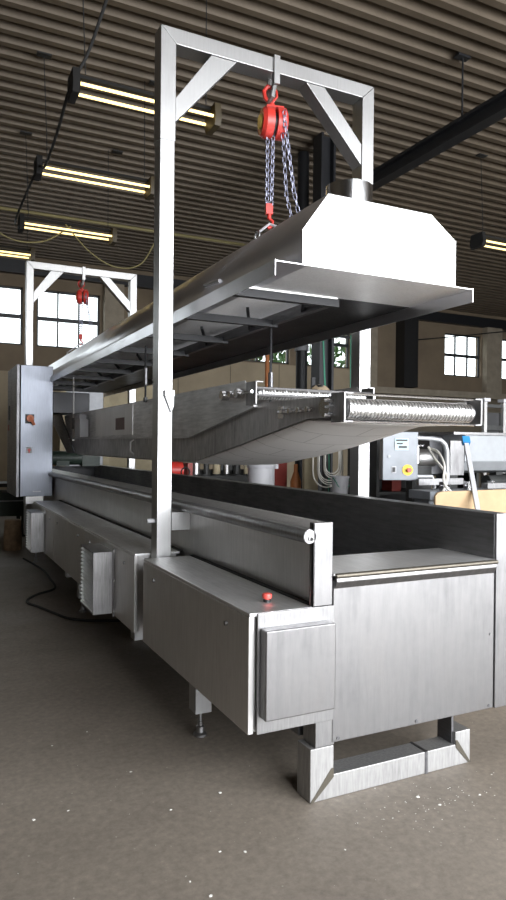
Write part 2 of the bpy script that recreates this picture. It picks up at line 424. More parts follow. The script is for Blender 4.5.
build('frame_leg', MB().prism([(2.44, 0.003), (2.44, .165), (2.345, .165), (2.345, .106)], 'y', Y0 + .002, Y0 + .111), 'steel_frame', T, bevel=.004)
build('frame_leg', MB().box(2.335, 2.347, Y0 + .02, Y0 + .12, .10, .25), 'steel_dark', T)
build('frame_stub', MB().box(1.545, 1.645, Y0 + .003, Y0 + .11, .235, .352), 'steel_dimmed', T, bevel=.004)
build('weld_seam', MB().prism([(1.519, 0), (1.535, 0), (1.64, .095), (1.64, .135), (1.627, .135)], 'y', Y0 - .0015, Y0 + .001), 'steel_weld', T)
build('weld_seam', MB().prism([(2.44, .004), (2.425, .004), (2.345, .09), (2.345, .125), (2.355, .125)], 'y', Y0 - .0015, Y0 + .001), 'steel_weld', T)
build('weld_band', MB().box(2.155, 2.17, Y0 - .002, Y0 + .114, -.0, .107), 'steel_dark', T)
for xx in (1.54, 2.33): build('frame_beam', MB().box(xx, xx + .1, Y0 + .14, Y1, .24, .35), 'steel_dark', T)
for yy in (5.2, 8.0, 10.8):
    build('cross_tube', MB().box(1.52, 2.44, yy, yy + .11, 0, .11), 'steel', T)
    for xx in (1.52, 2.33): build('frame_leg', MB().box(xx, xx + .11, yy, yy + .11, .11, .245), 'steel', T)
for fy in (3.353, 6.3, 9.2):
    f = build('levelling_foot', MB().lathe((1.346, fy, 0), [(.036, 0), (.036, .012), (.024, .02), (.022, .05), (.014, .055), (.014, .075), (.009, .08), (.009, .16)], 20), 'steel_dimmed', T)
    build('foot_bracket', MB().box(1.30, 1.39, fy - .05, fy + .05, .135, .355), 'steel_post', f)
for (py, pz) in ((2.7, .6),):
    build('bolt', MB().cyl((2.565, Y0 - .004, .62), (2.565, Y0 + .002, .62), .007, n=10), 'steel_dimmed', T)
for px_ in (1.66, 2.1, 2.56):
    build('bolt', MB().cyl((px_, Y0 - .004, .262), (px_, Y0 + .002, .262), .008, n=10), 'steel_dark', T)
for yy in (4.1, 10.15):
    build('gantry_bracket', MB().box(1.422, 1.55, yy - .04, yy + .05, 1.012, 1.128), 'steel_post', T, bevel=.003)

# ------------------------------------------------------------------ side cabinets
def cabinet(y0, y1, label, near=False):
    C = thing('machine_cabinet', label, 'cabinet', (1.38, (y0 + y1) / 2, .354), 'side cabinets of the machine')
    build('body', MB().box(1.246, 1.5, y0 + .014, y1 - .012, .357, .84), 'steel', C)
    build('top_sheet', MB().box(1.219, 1.523, y0, y1, .842, .858), 'steel_top', C, bevel=.003)
    build('gap_strip', MB().box(1.518, 1.549, y0 + .015, y1, .8585, .863), 'rubber', C)  # thin black strip along the gap between top sheet and wall
    d = build('door', MB().box(1.217, 1.243, y0 + .003, y1 - .003, .352, .841), 'steel', C, bevel=.003)
    for yy in (y0 + .23, y1 - .22):
        build('lock', MB().cyl((1.217, yy, .765), (1.207, yy, .765), .011, n=12), 'steel_dimmed', d)
    return C
K = cabinet(2.5, 3.99, 'nearest side cabinet, with the red emergency button on top')
build('end_plate', MB().box(1.252, 1.628, 2.488, 2.499, .353, .857), 'steel_dimmed', K, bevel=.002)
build('end_cover', MB().box(1.262, 1.60, 2.43, 2.488, .425, .796), 'steel_plate', K, bevel=.006)
e = build('emergency_button', MB().lathe((1.384, 2.663, .857), [(.012, 0), (.012, .016), (.021, .018), (.023, .03), (.02, .038), (.008, .041)], 20), 'button_red', K)
build('button_collar', MB().lathe((1.384, 2.663, .857), [(.017, 0), (.017, .012), (.0125, .0125)], 20), 'black_plastic', e)
def ventbox(y0, y1, K):
    v = build('vent_box', MB().box(1.105, 1.217, y0 + .004, y1, .372, .796).box(1.071, 1.217, y0, y0 + .004, .368, .80).box(1.071, 1.217, y0 + .004, y1, .796, .80).box(1.071, 1.217, y0 + .004, y1, .368, .372), 'steel_dimmed', K)
    lv = MB()
    for i in range(15):
        z = .376 + i * .028
        lv.prism([(1.106, z + .022), (1.072, z + .004), (1.072, z + .001), (1.106, z + .019)], 'y', y0 + .005, y1)
    build('louvre', lv, 'steel', v)
    build('vent_hinge', MB().cyl((1.21, y0 - .008, .345), (1.21, y0 - .008, .825), .007, n=8).box(1.205, 1.22, y0 - .02, y0, .79, .815).box(1.205, 1.22, y0 - .02, y0, .38, .4).box(1.205, 1.22, y0 - .02, y0, .59, .61), 'steel_dimmed', v)
K2 = cabinet(4.18, 5.67, 'side cabinet just beyond the near gantry post, with the larger looking louvred vent box')
ventbox(4.68, 5.12, K2)
cabinet(5.675, 7.12, 'plain side cabinet between the two louvred vent boxes')
K4 = cabinet(7.125, 8.57, 'farthest side cabinet, its louvred vent box below the control cabinet')
ventbox(7.66, 8.1, K4)

# ------------------------------------------------------------------ gantries
def gantry(y, label):
    G = thing('lifting_gantry', label, 'gantry', (2.125, y + .06, .25), 'steel lifting gantries')
    d0, d1, zt = y, y + .12, 4.18
    def post(xa, xb, sgn):
        m = MB().box(xa + .003, xb - .003, d0 + .003, d1 - .003, .25, 3.49)
        build('post', m, 'steel_post', G, bevel=.004)
        xi, xo = (xb, xa) if sgn < 0 else (xa, xb)
        build('post_sleeve', MB().prism([(xo, 3.47), (xo, zt), (xi, zt - .1), (xi, 3.47)], 'y', d0 - .004, d1 + .004), 'steel_post', G, bevel=.004)
    post(1.316, 1.418, -1); post(2.837, 2.939, 1)
    build('top_beam', MB().prism([(1.318, zt), (2.937, zt), (2.837, zt - .1), (1.418, zt - .1)], 'y', d0 - .003, d1 + .003), 'steel_post', G, bevel=.004)
    build('brace', MB().prism([(1.419, 3.745), (1.66, 4.078), (1.84, 4.078), (1.419, 3.595)], 'y', d0 + .004, d1 - .004), 'steel_post', G, bevel=.003)
    build('brace', MB().prism([(2.836, 3.745), (2.52, 4.078), (2.37, 4.078), (2.836, 3.595)], 'y', d0 + .004, d1 - .004), 'steel_post', G, bevel=.003)
    hk = MB().tube([(2.13, y + .02, 4.1), (2.13, y + .02, 4.0), (2.118, y + .028, 3.93), (2.112, y + .06, 3.905), (2.118, y + .092, 3.93), (2.13, y + .1, 4.0), (2.13, y + .1, 4.1)], .017, 8)
    hk.bar((2.13, y - .012, 4.19), (2.13, y - .012, 4.0), .042, .014)
    build('hook_shackle', hk, 'steel_post', G)
    cl = MB().box(1.355, 1.418, y - .03, y - .003, 1.86, 1.90).prism([(1.36, 1.86), (1.418, 1.86), (1.418, 1.80), (1.40, 1.76)], 'y', y - .018, y - .003)
    build('stop_clip', cl, 'steel_post', G, bevel=.002)
    build('locking_bolt', MB().cyl((1.316, y + .05, 1.075), (1.27, y + .05, 1.075), .014, n=12), 'white_plastic', G)
    return G
G1 = gantry(4.04, 'tall near steel gantry frame with post rising from beside the red button cabinet')
dup(G1, (2.125, 10.15, .25), 'distant steel gantry frame in front of the left windows')

# ------------------------------------------------------------------ chain hoists
def hoist(y, label):
    H = thing('chain_hoist', label, 'hoist', (2.13, y, 3.06), 'red chain hoists')
    cz, cx = 3.765, 2.14
    def disc(x0, x1, r0, r1): return MB().cyl((x0, y, cz), (x1, y, cz), r0, r1, 28)
    hs = disc(cx - .085, cx - .06, .085, .103); hs.cyl((cx - .06, y, cz), (cx - .008, y, cz), .103, .103, 28)
    hs.cyl((cx + .016, y, cz), (cx + .075, y, cz), .104, .104, 28).cyl((cx + .075, y, cz), (cx + .088, y, cz), .104, .085, 28)
    hs.box(cx - .05, cx + .07, y - .03, y + .03, cz + .08, cz + .112)
    b = build('housing', hs, 'red_paint', H)
    build('drum', disc(cx - .01, cx + .018, .075, .075), 'black_plastic', b)
    build('side_cover', disc(cx - .098, cx - .085, .045, .05), 'brass_plate', b)
    hx = cx - .02
    build('top_hook', MB().tube([(hx + .01, y, cz + .1), (hx + .005, y, cz + .135), (hx - .035, y, cz + .165), (hx - .045, y, cz + .21), (hx - .02, y, cz + .245), (hx + .02, y, cz + .24), (hx + .04, y, cz + .21)], .015, 8)
          .cyl((hx + .01, y, cz + .09), (hx + .01, y, cz + .13), .022).tube([(hx + .01, y - .01, cz + .13), (hx + .045, y - .01, cz + .18), (hx + .04, y - .01, cz + .215)], .008, 6), 'red_paint', H)
    zb = 3.2
    build('load_chain', MB().chain([(hx - .016, y, cz - .05), (hx - .016, y, zb)]).chain([(hx + .02, y - .015, cz - .03), (hx + .012, y - .01, zb)]), 'zinc_chain', H)
    build('hand_chain', MB().chain([(cx + .05, y - .112, cz + .04), (cx + .055, y - .108, cz - .03), (2.29, y - .02, 3.3), (2.335, y + .02, 3.18), (2.36, y + .04, 3.0)], .034, .024, .0036).chain([(cx + .055, y - .06, cz - .09), (2.26, y + .06, 3.3), (2.30, y + .08, 3.18), (2.33, y + .09, 3.0)], .034, .024, .0036), 'zinc_chain', H)
    build('bottom_hook', MB().box(hx - .026, hx + .022, y - .018, y + .018, zb - .06, zb + .01).cyl((hx, y, zb - .06), (hx, y, zb - .09), .014)
          .tube([(hx, y, zb - .085), (hx + .024, y, zb - .105), (hx + .024, y, zb - .135), (hx, y, zb - .15), (hx - .024, y, zb - .135)], .011, 8), 'red_paint', H)
    H.rotation_euler.z = -.22
    return H
H1 = hoist(4.1, 'red chain hoist on the near gantry with two hanging chains')
dup(H1, (2.13, 10.21, 3.06), 'distant red chain hoist in front of the left windows')

# ------------------------------------------------------------------ hood
HD = thing('extraction_hood', 'long stainless extraction hood with flue collar hung from the chain hoists', 'hood', (2.15, 7.0, 2.37))
HY0, HY1 = 2.88, 11.2
sec = [(1.675, 2.44), (1.675, 2.62), (1.82, 2.82), (2.48, 2.82), (2.655, 2.70), (2.655, 2.44)]
sh = MB(); sh.add([(x, HY0 + .004, z) for x, z in sec] + [(x, HY1, z) for x, z in sec], [(i, i + 1, 7 + i, 6 + i) for i in range(5)])
build('shell', sh, 'steel_hood', HD, solid=.004, smooth=1)
build('front_plate', MB().prism([(1.673, 2.436), (1.673, 2.622), (1.82, 2.824), (2.482, 2.824), (2.659, 2.702), (2.659, 2.436)], 'y', HY0 - .004, HY0 + .002), 'steel_post', HD)
build('back_plate', MB().prism([(1.673, 2.436), (1.673, 2.622), (1.82, 2.824), (2.482, 2.824), (2.659, 2.702), (2.659, 2.436)], 'y', HY1, HY1 + .006), 'steel_hood', HD)
rf = MB().box(1.497, 1.677, 2.83, HY1 + .1, 2.434, 2.438)
build('rim_flange', rf, 'steel_hood', HD)
build('front_flange', MB().box(1.677, 2.741, 2.83, 3.37, 2.434, 2.438).box(1.60, 2.2, 3.364, 3.372, 2.428, 2.438), 'steel_soft', HD)
build('drip_tray', MB().box(2.2, 2.741, 3.37, HY1 + .1, 2.432, 2.437).box(1.677, 2.2, HY1 - .3, HY1 + .1, 2.432, 2.437), 'steel_black', HD)  # steel blackened to paint in the shade under the hood
bf = MB()
bf.add([(1.68, 3.37, 2.60), (2.2, 3.37, 2.47), (2.2, HY1 - .3, 2.47), (1.68, HY1 - .3, 2.60)], [(0, 1, 2, 3)])
build('fill_panel', bf, 'steel_soft', HD, solid=.003)  # pale panel added to brighten the hood interior
build('rim_lip', MB().box(1.495, 1.499, 2.826, HY1 + .1, 2.364, 2.442), 'steel_hood', HD, bevel=.001)
build('rim_lip', MB().box(2.739, 2.743, 2.826, HY1 + .1, 2.364, 2.442), 'steel_hood', HD, bevel=.001)
for i, yy in enumerate([3.376, 4.15, 5.0, 5.9, 6.8, 7.7, 8.6, 9.5, 10.4]):
    build('cross_bar', MB().box(1.5, 2.22, yy, yy + .045, 2.385, 2.432).bar((2.0, yy + .03, 2.5), (2.2, yy + .4, 2.42), .02, .02), 'black_steel', HD)
build('inner_beam', MB().box(2.18, 2.22, 3.4, HY1 - .3, 2.40, 2.47), 'steel_dark', HD)
build('flue_collar', MB().tube([(2.115, 3.13, 2.815), (2.115, 3.13, 2.99)], .13, 40), 'steel_shiny', HD)
for sgn, xx in ((-1, 1.85), (1, 2.4)):
    for yy, hy in ((3.74, 4.1), (9.85, 10.21)):
        s = build('lifting_eye', MB().tube(arc((xx, yy, 2.85), .03, 0, 360, 11, 'yz')[:-1], .008, 6, True).box(xx - .03, xx + .03, yy - .04, yy + .04, 2.815, 2.828), 'steel_post', HD)
        build('sling_leg', MB().tube([(xx, yy, 2.87), (2.12, hy, 3.075)], .0085, 8), 'white_plastic', s)
build('side_handle', MB().cyl((1.668, 4.14, 2.612), (1.655, 3.86, 2.58), .013, n=10), 'white_plastic', HD)

# ------------------------------------------------------------------ conveyor
CV = thing('belt_conveyor', 'hanging twin belt conveyor with dark side plates above the trough', 'conveyor', (2.13, 6.0, 1.42))
for xs, s in ((1.72, -1), (2.50, 1)):
    build('side_plate', MB().prism([(9.25, 1.94), (3.6, 1.94), (3.444, 1.79), (4.5, 1.62), (9.0, 1.64)], 'x', xs + s * .012, xs + s * .006).prism([(4.5, 1.618), (3.44, 1.788), (3.44, 1.776), (4.5, 1.606), (8.9, 1.626), (8.9, 1.638)], 'x', xs + s * .03, xs + s * .004), 'steel_conveyor', CV)
    build('side_plate', MB().prism([(8.54, 1.443), (4.446, 1.44), (3.415, 1.605), (2.895, 1.69), (2.62, 1.692), (2.62, 1.79), (3.44, 1.80), (4.5, 1.64), (8.95, 1.66)], 'x', xs - s * .002, xs + s * .003), 'steel_lower', CV)
    build('end_plate', MB().prism([(8.5, 1.443), (9.0, 1.443), (10.3, 1.95), (10.3, 2.02), (9.5, 2.02)], 'x', xs + s * .014, xs + s * .02), 'steel_dark', CV)
    br = build('roller_bracket', MB().box(xs + s * .016, xs + s * .024, 2.53, 2.64, 1.665, 1.80).box(xs - .02, xs + .025, 2.53, 2.54, 1.794, 1.80).box(xs - .02, xs + .025, 2.53, 2.54, 1.665, 1.671), 'steel_plate', CV, bevel=.001)
    ad = MB()
    for z in (1.70, 1.735, 1.765): ad.cyl((xs + s * .02, 2.62, z), (xs + s * .075, 2.62, z), .008, n=10)
    ad.cyl((xs + s * .0, 2.66, 1.735), (xs + s * .05, 2.66, 1.735), .045, n=18)
    build('bearing', ad, 'steel_shiny', br)
    b2 = build('roller_bracket', MB().box(xs + s * .014, xs + s * .022, 3.43, 3.56, 1.79, 1.925).box(xs - .02, xs + .025, 3.43, 3.442, 1.918, 1.925), 'steel_plate', CV, bevel=.001)
    st = MB()
    for yy in (3.62, 3.72, 3.84): st.cyl((xs + s * .01, yy, 1.865), (xs + s * .06, yy, 1.865), .02 if yy == 3.72 else .03, n=12)
    st.cyl((xs + s * .035, 3.45, 1.865), (xs + s * .035, 3.9, 1.865), .009, n=8)
    build('tension_screw', st, 'steel_shiny', b2)
    tb = MB().box(xs + s * .004, xs + s * .012, 3.12, 3.18, 1.70, 1.765).cyl((xs + s * .02, 2.8, 1.735), (xs + s * .02, 3.16, 1.735), .009, n=8)
    for yy in (2.84, 2.93, 3.02, 3.1): tb.cyl((xs + s * .004, yy, 1.735), (xs + s * .04, yy, 1.735), .014, n=10)
    build('tension_block', tb, 'steel_shiny', CV)
build('roller', MB().cyl((1.735, 2.585, 1.728), (2.485, 2.585, 1.728), .047, n=32), 'wire', CV)
build('guide_rail', MB().cyl((1.73, 2.56, 1.795), (2.49, 2.56, 1.795), .006, n=8).cyl((1.73, 2.55, 1.668), (2.49, 2.55, 1.668), .006, n=8), 'steel_shiny', CV)
lad = MB().cyl((1.70, 3.44, 1.885), (2.50, 3.44, 1.885), .009, n=8).cyl((1.70, 3.44, 1.845), (2.50, 3.44, 1.845), .009, n=8)
for i in range(10): lad.cyl((1.75 + i * .075, 3.44, 1.845), (1.75 + i * .075, 3.44, 1.885), .005, n=6)
build('guard', lad, 'steel_plate', CV)
build('roller', MB().cyl((1.735, 3.5, 1.86), (2.485, 3.5, 1.86), .035, n=24), 'wire', CV)
prof = [(2.60, 1.668, 0), (2.75, 1.675, .012), (2.9, 1.683, .03), (3.15, 1.643, .05), (3.415, 1.6, .065), (3.75, 1.545, .065), (4.1, 1.492, .05), (4.446, 1.437, .02), (5.04, 1.432, .008), (6.5, 1.432, .005), (8.5, 1.435, 0)]
bl = MB(); nx = 13
bl.add([(1.728 + .764 * k / (nx - 1), a, b - sg * (1 - (2 * k / (nx - 1) - 1) ** 2) ** .7) for a, b, sg in prof for k in range(nx)],
       [(i * nx + k, i * nx + k + 1, (i + 1) * nx + k + 1, (i + 1) * nx + k) for i in range(len(prof) - 1) for k in range(nx - 1)])
build('belt', bl, 'belt', CV, solid=.005, smooth=60)
up = [(2.60, 1.775), (3.4, 1.76), (4.5, 1.60), (8.6, 1.6)]
bl = MB(); bl.add([(1.735, a, b) for a, b in up] + [(2.49, a, b) for a, b in up], [(i, i + 1, 5 + i, 4 + i) for i in range(3)])
build('belt', bl, 'belt', CV, solid=.006)
build('junction_box', MB().box(1.60, 1.70, 7.72, 7.98, 1.64, 1.845).box(1.61, 1.69, 7.8, 7.9, 1.845, 1.9), 'white_plastic', CV, bevel=.004)
build('label_plate', MB().box(1.7015, 1.7035, 6.22, 6.54, 1.70, 1.815), plain('faded_label', (.2, .13, .13), .6), CV)
for xs, yy, z0, mt in ((1.70, 8.6, 1.62, 'steel'), (1.70, 5.55, 1.94, 'black_steel'), (2.19, 4.19, 1.80, 'black_steel')):
    r = build('hanging_rod', MB().cyl((xs, yy, z0), (xs, yy, 2.40), .009, n=8).box(xs - .012, xs + .012, yy - .02, yy + .02, z0 - .02, z0 + .02), mt, CV)
    build('turnbuckle', MB().cyl((xs, yy, z0 + .13), (xs, yy, z0 + .27), .018, n=10), 'steel_dark', r)
build('cover_panel', MB().box(1.7035, 1.708, 5.95, 7.4, 1.65, 1.93), 'steel', CV)
build('lifting_loop', MB().tube([(1.69, 5.85, 1.47), (1.66, 5.85, 1.5), (1.66, 5.85, 1.58), (1.69, 5.85, 1.6)], .008, 6), 'steel', CV)
build('drive_hood', MB().box(1.58, 2.08, 9.4, 10.0, 1.98, 2.27), 'steel_black', CV, bevel=.01)
solo('gear_motor', MB().cyl((1.7, 11.0, 1.34), (2.35, 11.0, 1.34), .11, n=24).cyl((1.62, 11.0, 1.34), (1.7, 11.0, 1.34), .08, n=24).box(1.9, 2.1, 10.9, 11.1, 1.215, 1.3).box(2.3, 2.58, 10.88, 11.12, 1.21, 1.44),
     'dark_green', 'dark green gear motor at the far end of the trough', 'motor')

# ------------------------------------------------------------------ control cabinet
CC = thing('control_cabinet', 'tall pale steel control cabinet with an orange switch, far left of the machine', 'cabinet', (1.31, 9.56, .88))
build('body', MB().box(1.122, 1.525, 9.05, 10.07, .88, 2.57), 'steel_pale', CC, bevel=.006)
d = build('door', MB().box(1.075, 1.112, 9.06, 10.07, .875, 2.575), 'steel_dark', CC, bevel=.004)  # side door in darker steel, its shade put into the colour
build('door_handle', MB().box(1.062, 1.075, 9.78, 9.84, 1.88, 2.08), 'black_plastic', d)
build('warning_sign', MB().box(1.0725, 1.075, 9.86, 9.99, 1.74, 1.82), 'red_dark', d)
sw = build('switch_plate', MB().box(1.18, 1.29, 9.04, 9.05, 1.82, 1.94), 'black_plastic', CC)
build('rotary_knob', MB().cyl((1.235, 9.04, 1.885), (1.235, 9.0, 1.885), .045, n=20).bar((1.235, 8.99, 1.9), (1.285, 8.98, 1.80), .03, .035), 'handle_orange', sw)
lb = build('switch_plate', MB().box(1.195, 1.265, 9.045, 9.05, 1.44, 1.52), 'white_plastic', CC)
build('push_button', MB().cyl((1.23, 9.045, 1.48), (1.23, 9.02, 1.48), .018, n=14).box(1.222, 1.238, 9.03, 9.046, 1.445, 1.48), 'button_red', lb)
build('name_plate', MB().box(1.28, 1.38, 9.047, 9.05, .935, .95), 'white_plastic', CC)
build('foot_bracket', MB().box(1.2, 1.42, 9.1, 9.3, .78, .88), 'steel', CC)

# ------------------------------------------------------------------ floor clutter
solo('floor_cable', MB().tube(spline([(1.23, 9.5, .012), (1.33, 8.6, .012), (1.32, 7.94, .012), (1.28, 7.4, .012), (1.05, 7.15, .012), (.925, 6.87, .012), (1.0, 6.6, .012), (1.09, 6.3, .012), (1.18, 6.05, .012), (1.36, 5.89, .012), (1.6, 5.8, .012)]), .012),
     'rubber', 'black cable curling over the floor beside the far cabinets', 'cable')
solo('wood_stump', MB().lathe((1.2, 10.45, 0), [(.125, 0), (.13, .2), (.115, .44), (.1, .445)], 12), 'wood', 'brown wooden block standing on the floor below the control cabinet', 'block')
wt = thing('work_table', 'low dark table at the far left edge behind the wooden block', 'table', (.6, 12.2, 0))
build('tabletop', MB().box(-.8, 1.6, 11.8, 12.6, .84, .9), 'dark_machine', wt)
build('lower_shelf', MB().box(-.75, 1.55, 11.85, 12.55, .35, .75), 'dark_green', wt)
build('edge_strip', MB().box(-.8, 1.6, 11.785, 11.8, .6, .62), 'grey_paint', wt)
for xx in (-.75, 1.5):
    for yy in (11.85, 12.5): build('leg', MB().box(xx, xx + .06, yy, yy + .06, 0, .35), 'dark_machine', wt)
deb = MB()
def flake(x, y, s):
    a = random.random() * 6.28; k = random.randint(4, 6); h = s * .25
    ring = [(x + s * random.uniform(.4, 1) * math.cos(a + t * 2 * PI / k), y + s * random.uniform(.3, .8) * math.sin(a + t * 2 * PI / k)) for t in range(k)]
    deb.prism(ring, 'z', .0005, h * .6 + .001)
for (x, y) in [(2.25, 2.243), (1.986, 2.348), (2.028, 2.254), (2.44, 2.36), (1.47, 2.156), (.807, 3.644), (.607, 3.55), (.897, 3.109), (.562, 2.889), (.419, 2.88), (.959, 2.711), (1.203, 2.752), (.863, 2.233), (.899, 2.133), (1.03, 2.35), (1.116, 2.309)]:
    flake(x, y, random.uniform(.006, .013))
for _ in range(90): flake(random.gauss(2.0, .22), random.gauss(2.27, .1), random.uniform(.001, .004))
for _ in range(110): flake(random.uniform(.2, 3.0), random.uniform(1.8, 3.6), random.uniform(.0008, .0025))
tag(build('floor_debris', deb, 'chip_white', kind='stuff'), 'small white chips scattered over the concrete floor in front of the machine', 'debris')

# ------------------------------------------------------------------ right-hand clutter behind the machine
P = thing('operator_panel', 'grey operator box with small screen and yellow emergency button, right of the gantry', 'control panel', (4.13, 5.21, 1.24), rz=-.42)
build('box', MB().prism([(-.17, 0), (.17, 0), (.17, .465), (-.01, .465), (-.17, .43)], 'y', -.05, .1), 'light_grey_paint', P, world=False, bevel=.005)
s = build('screen', MB().box(-.055, .075, -.058, -.05, .29, .405), 'screen', P, world=False)
build('screen_text', MB().box(-.045, .065, -.0595, -.058, .375, .392).box(-.04, .02, -.0595, -.058, .345, .36).box(-.02, .06, -.0595, -.058, .31, .33), 'dark_machine', s, world=False)
y_ = build('emergency_plate', MB().cyl((.07, -.05, .1), (.07, -.056, .1), .052, n=24), 'yellow', P, world=False)
build('emergency_button', MB().cyl((.08, -.056, .1), (.08, -.09, .1), .022, n=18), 'button_red', y_, world=False)
r = build('rocker_plate', MB().box(-.085, -.04, -.055, -.05, .07, .135), 'white_plastic', P, world=False)
build('rocker', MB().box(-.075, -.05, -.062, -.055, .08, .125), 'black_plastic', r, world=False)
build('key_lock', MB().cyl((-.11, -.05, .23), (-.11, -.06, .23), .014, n=12), 'grey_paint', P, world=False)
solo('pipe_stand', MB().tube([(4.2, 5.29, 1.655)] + [(4.35, 5.27, 1.655)] + [(4.52, 5.18, 1.645), (4.59, 5.14, 1.63), (4.625, 5.12, 1.59), (4.64, 5.11, 1.53), (4.65, 5.1, 1.0), (4.65, 5.1, 0)], .022, 12)
     .tube([(4.27, 5.3, 1.27), (4.53, 5.2, 1.27), (4.55, 5.19, 1.22), (4.55, 5.19, 0)], .018, 10).box(4.48, 4.72, 5.0, 5.25, 0, .02),
     'white_pipe', 'bent white pipe stand holding up the grey operator box', 'stand')
solo('white_hose', MB().tube(spline([(4.44, 5.15, 1.56), (4.38, 5.0, 1.46), (4.31, 4.75, 1.30), (4.22, 4.70, 1.15), (4.08, 4.68, .98), (4.1, 4.66, .6), (4.12, 4.66, .015), (4.4, 4.6, .015)]), .012), 'cream_cable',
     'cream hose hanging straight down right of the operator box', 'hose')
solo('white_hose', MB().tube(spline([(4.45, 5.16, 1.55), (4.42, 5.0, 1.52), (4.28, 4.75, 1.40), (4.24, 4.7, 1.24), (4.34, 4.66, 1.13), (4.62, 4.6, 1.04), (4.75, 4.58, .8), (4.8, 4.58, .015)]), .012), 'cream_cable',
     'cream hose crossing over toward the plywood, right of the operator box', 'hose')
pm = thing('pump', 'small steel pump with valves behind the cream hoses', 'pump', (4.55, 5.45, 1.0))
build('body', MB().cyl((4.4, 5.45, 1.45), (4.75, 5.45, 1.45), .09, n=20).cyl((4.45, 5.4, 1.55), (4.45, 5.4, 1.35), .05, n=14), 'steel', pm)
build('valve', MB().cyl((4.45, 5.33, 1.56), (4.45, 5.33, 1.4), .025, n=12).bar((4.4, 5.33, 1.575), (4.52, 5.33, 1.575), .02, .015), 'steel_shiny', pm)
build('bracket', MB().box(4.45, 4.7, 5.4, 5.5, .0, 1.37), 'dark_machine', pm)
hp = thing('hopper_machine', 'filling machine with wide grey steel hopper at the right edge', 'machine', (5.4, 5.6, 0))
build('hopper', MB().prism([(5.22, 1.70), (5.22, 1.42), (5.30, 1.32), (5.45, 1.29), (5.9, 1.29), (6.0, 1.7)], 'x', 4.98, 6.3), 'hopper_grey', hp, bevel=.01)
build('hopper_rim', MB().box(4.8, 6.32, 5.19, 6.02, 1.69, 1.72), 'steel_dimmed', hp, bevel=.004)
build('side_box', MB().box(4.8, 4.97, 5.55, 5.95, 1.28, 1.68), 'steel_dark', hp)
build('front_plate', MB().box(4.74, 4.92, 5.17, 5.2, 1.28, 1.63), 'steel_plate', hp, bevel=.003)
build('frame', MB().box(4.9, 6.3, 5.3, 5.95, .1, .95).box(4.95, 5.05, 5.4, 5.5, .9, 1.3).box(5.6, 5.7, 5.4, 5.5, .9, 1.3), 'dark_machine', hp)
build('drive_unit', MB().cyl((5.4, 5.35, 1.2), (5.9, 5.35, 1.2), .07, n=18).box(5.7, 5.95, 5.25, 5.5, 1.1, 1.28), 'dark_machine', hp)
for xx in (4.95, 6.2):
    for yy in (5.35, 5.85): build('leg', MB().box(xx - .04, xx + .04, yy - .04, yy + .04, 0, .1), 'steel', hp)
bn = thing('steel_bench', 'grey steel machine bed with clamps under the hopper', 'bench', (4.9, 4.95, 0))
build('bed', MB().box(4.12, 6.2, 4.75, 5.05, 1.08, 1.16), 'light_grey_paint', bn, bevel=.006)
build('apron', MB().box(4.15, 6.2, 4.8, 5.0, .75, 1.08), 'light_grey_paint', bn)
for i in range(5): build('clamp', MB().box(4.32 + i * .3, 4.36 + i * .3, 4.8, 4.86, 1.16, 1.24).cyl((4.3 + i * .3, 4.83, 1.2), (4.42 + i * .3, 4.83, 1.2), .012, n=8), 'steel_shiny', bn)
build('upper_rail', MB().box(4.2, 4.75, 5.0, 5.04, 1.2, 1.26).box(4.85, 6.1, 4.78, 4.86, 1.17, 1.22), 'steel_dimmed', bn)
for xx in (4.2, 6.05): build('leg', MB().box(xx, xx + .08, 4.86, 4.94, 0, .75), 'grey_paint', bn)
rk = thing('steel_rack', 'dark steel rack frame rising behind the big roller at the right edge', 'rack', (6.35, 6.18, 0))
for xx in (6.17, 6.49): build('post', MB().box(xx, xx + .045, 6.15, 6.2, 0, 2.13), 'steel', rk)
build('post_cap', MB().box(6.14, 6.24, 6.12, 6.22, 2.13, 2.17), 'white_plastic', rk)
build('post_cap', MB().box(6.46, 6.56, 6.12, 6.22, 2.13, 2.17), 'white_plastic', rk)
build('cross_rail', MB().box(6.215, 6.49, 6.16, 6.19, 2.06, 2.1).box(6.215, 6.49, 6.16, 6.19, 1.78, 1.84), 'dark_machine', rk)
build('back_board', MB().box(6.22, 6.5, 6.21, 6.24, 1.7, 2.0), 'black_plastic', rk)
pw = solo('plywood_sheet', MB().prism([(3.55, 0), (3.55, 1.18), (3.57, 1.205), (3.61, 1.215), (4.8, 1.225), (4.8, 0)], 'y', 4.03, 4.05), 'plywood',
          'pale plywood sheet standing behind the trough at right', 'board')
pl = thing('plastic_pole', 'white pole with blue cap leaning against the plywood sheet', 'pole', (3.83, 3.8, 0))
build('shaft', MB().bar((3.655, 3.545, .5), (4.06, 4.25, 1.61), .035, .03).bar((3.47, 3.23, .02), (3.655, 3.55, .5), .035, .03), 'white_plastic', pl)
build('cap', MB().bar((4.052, 4.235, 1.59), (4.07, 4.268, 1.64), .06, .05), 'blue', pl)
bk = thing('storage_rack', 'dark crowded shelving behind the operator box', 'shelf', (5.5, 6.7, 0))
for xx in (4.75, 6.3): build('side_panel', MB().box(xx, xx + .04, 6.4, 7.0, 0, 1.75), 'dark_machine', bk)
for z in (.5, 1.0, 1.4, 1.72): build('shelf', MB().box(4.79, 6.3, 6.4, 7.0, z, z + .03), 'dark_machine', bk)
build('back_panel', MB().box(4.79, 6.3, 6.98, 7.0, 0, 1.75), 'black_plastic', bk)
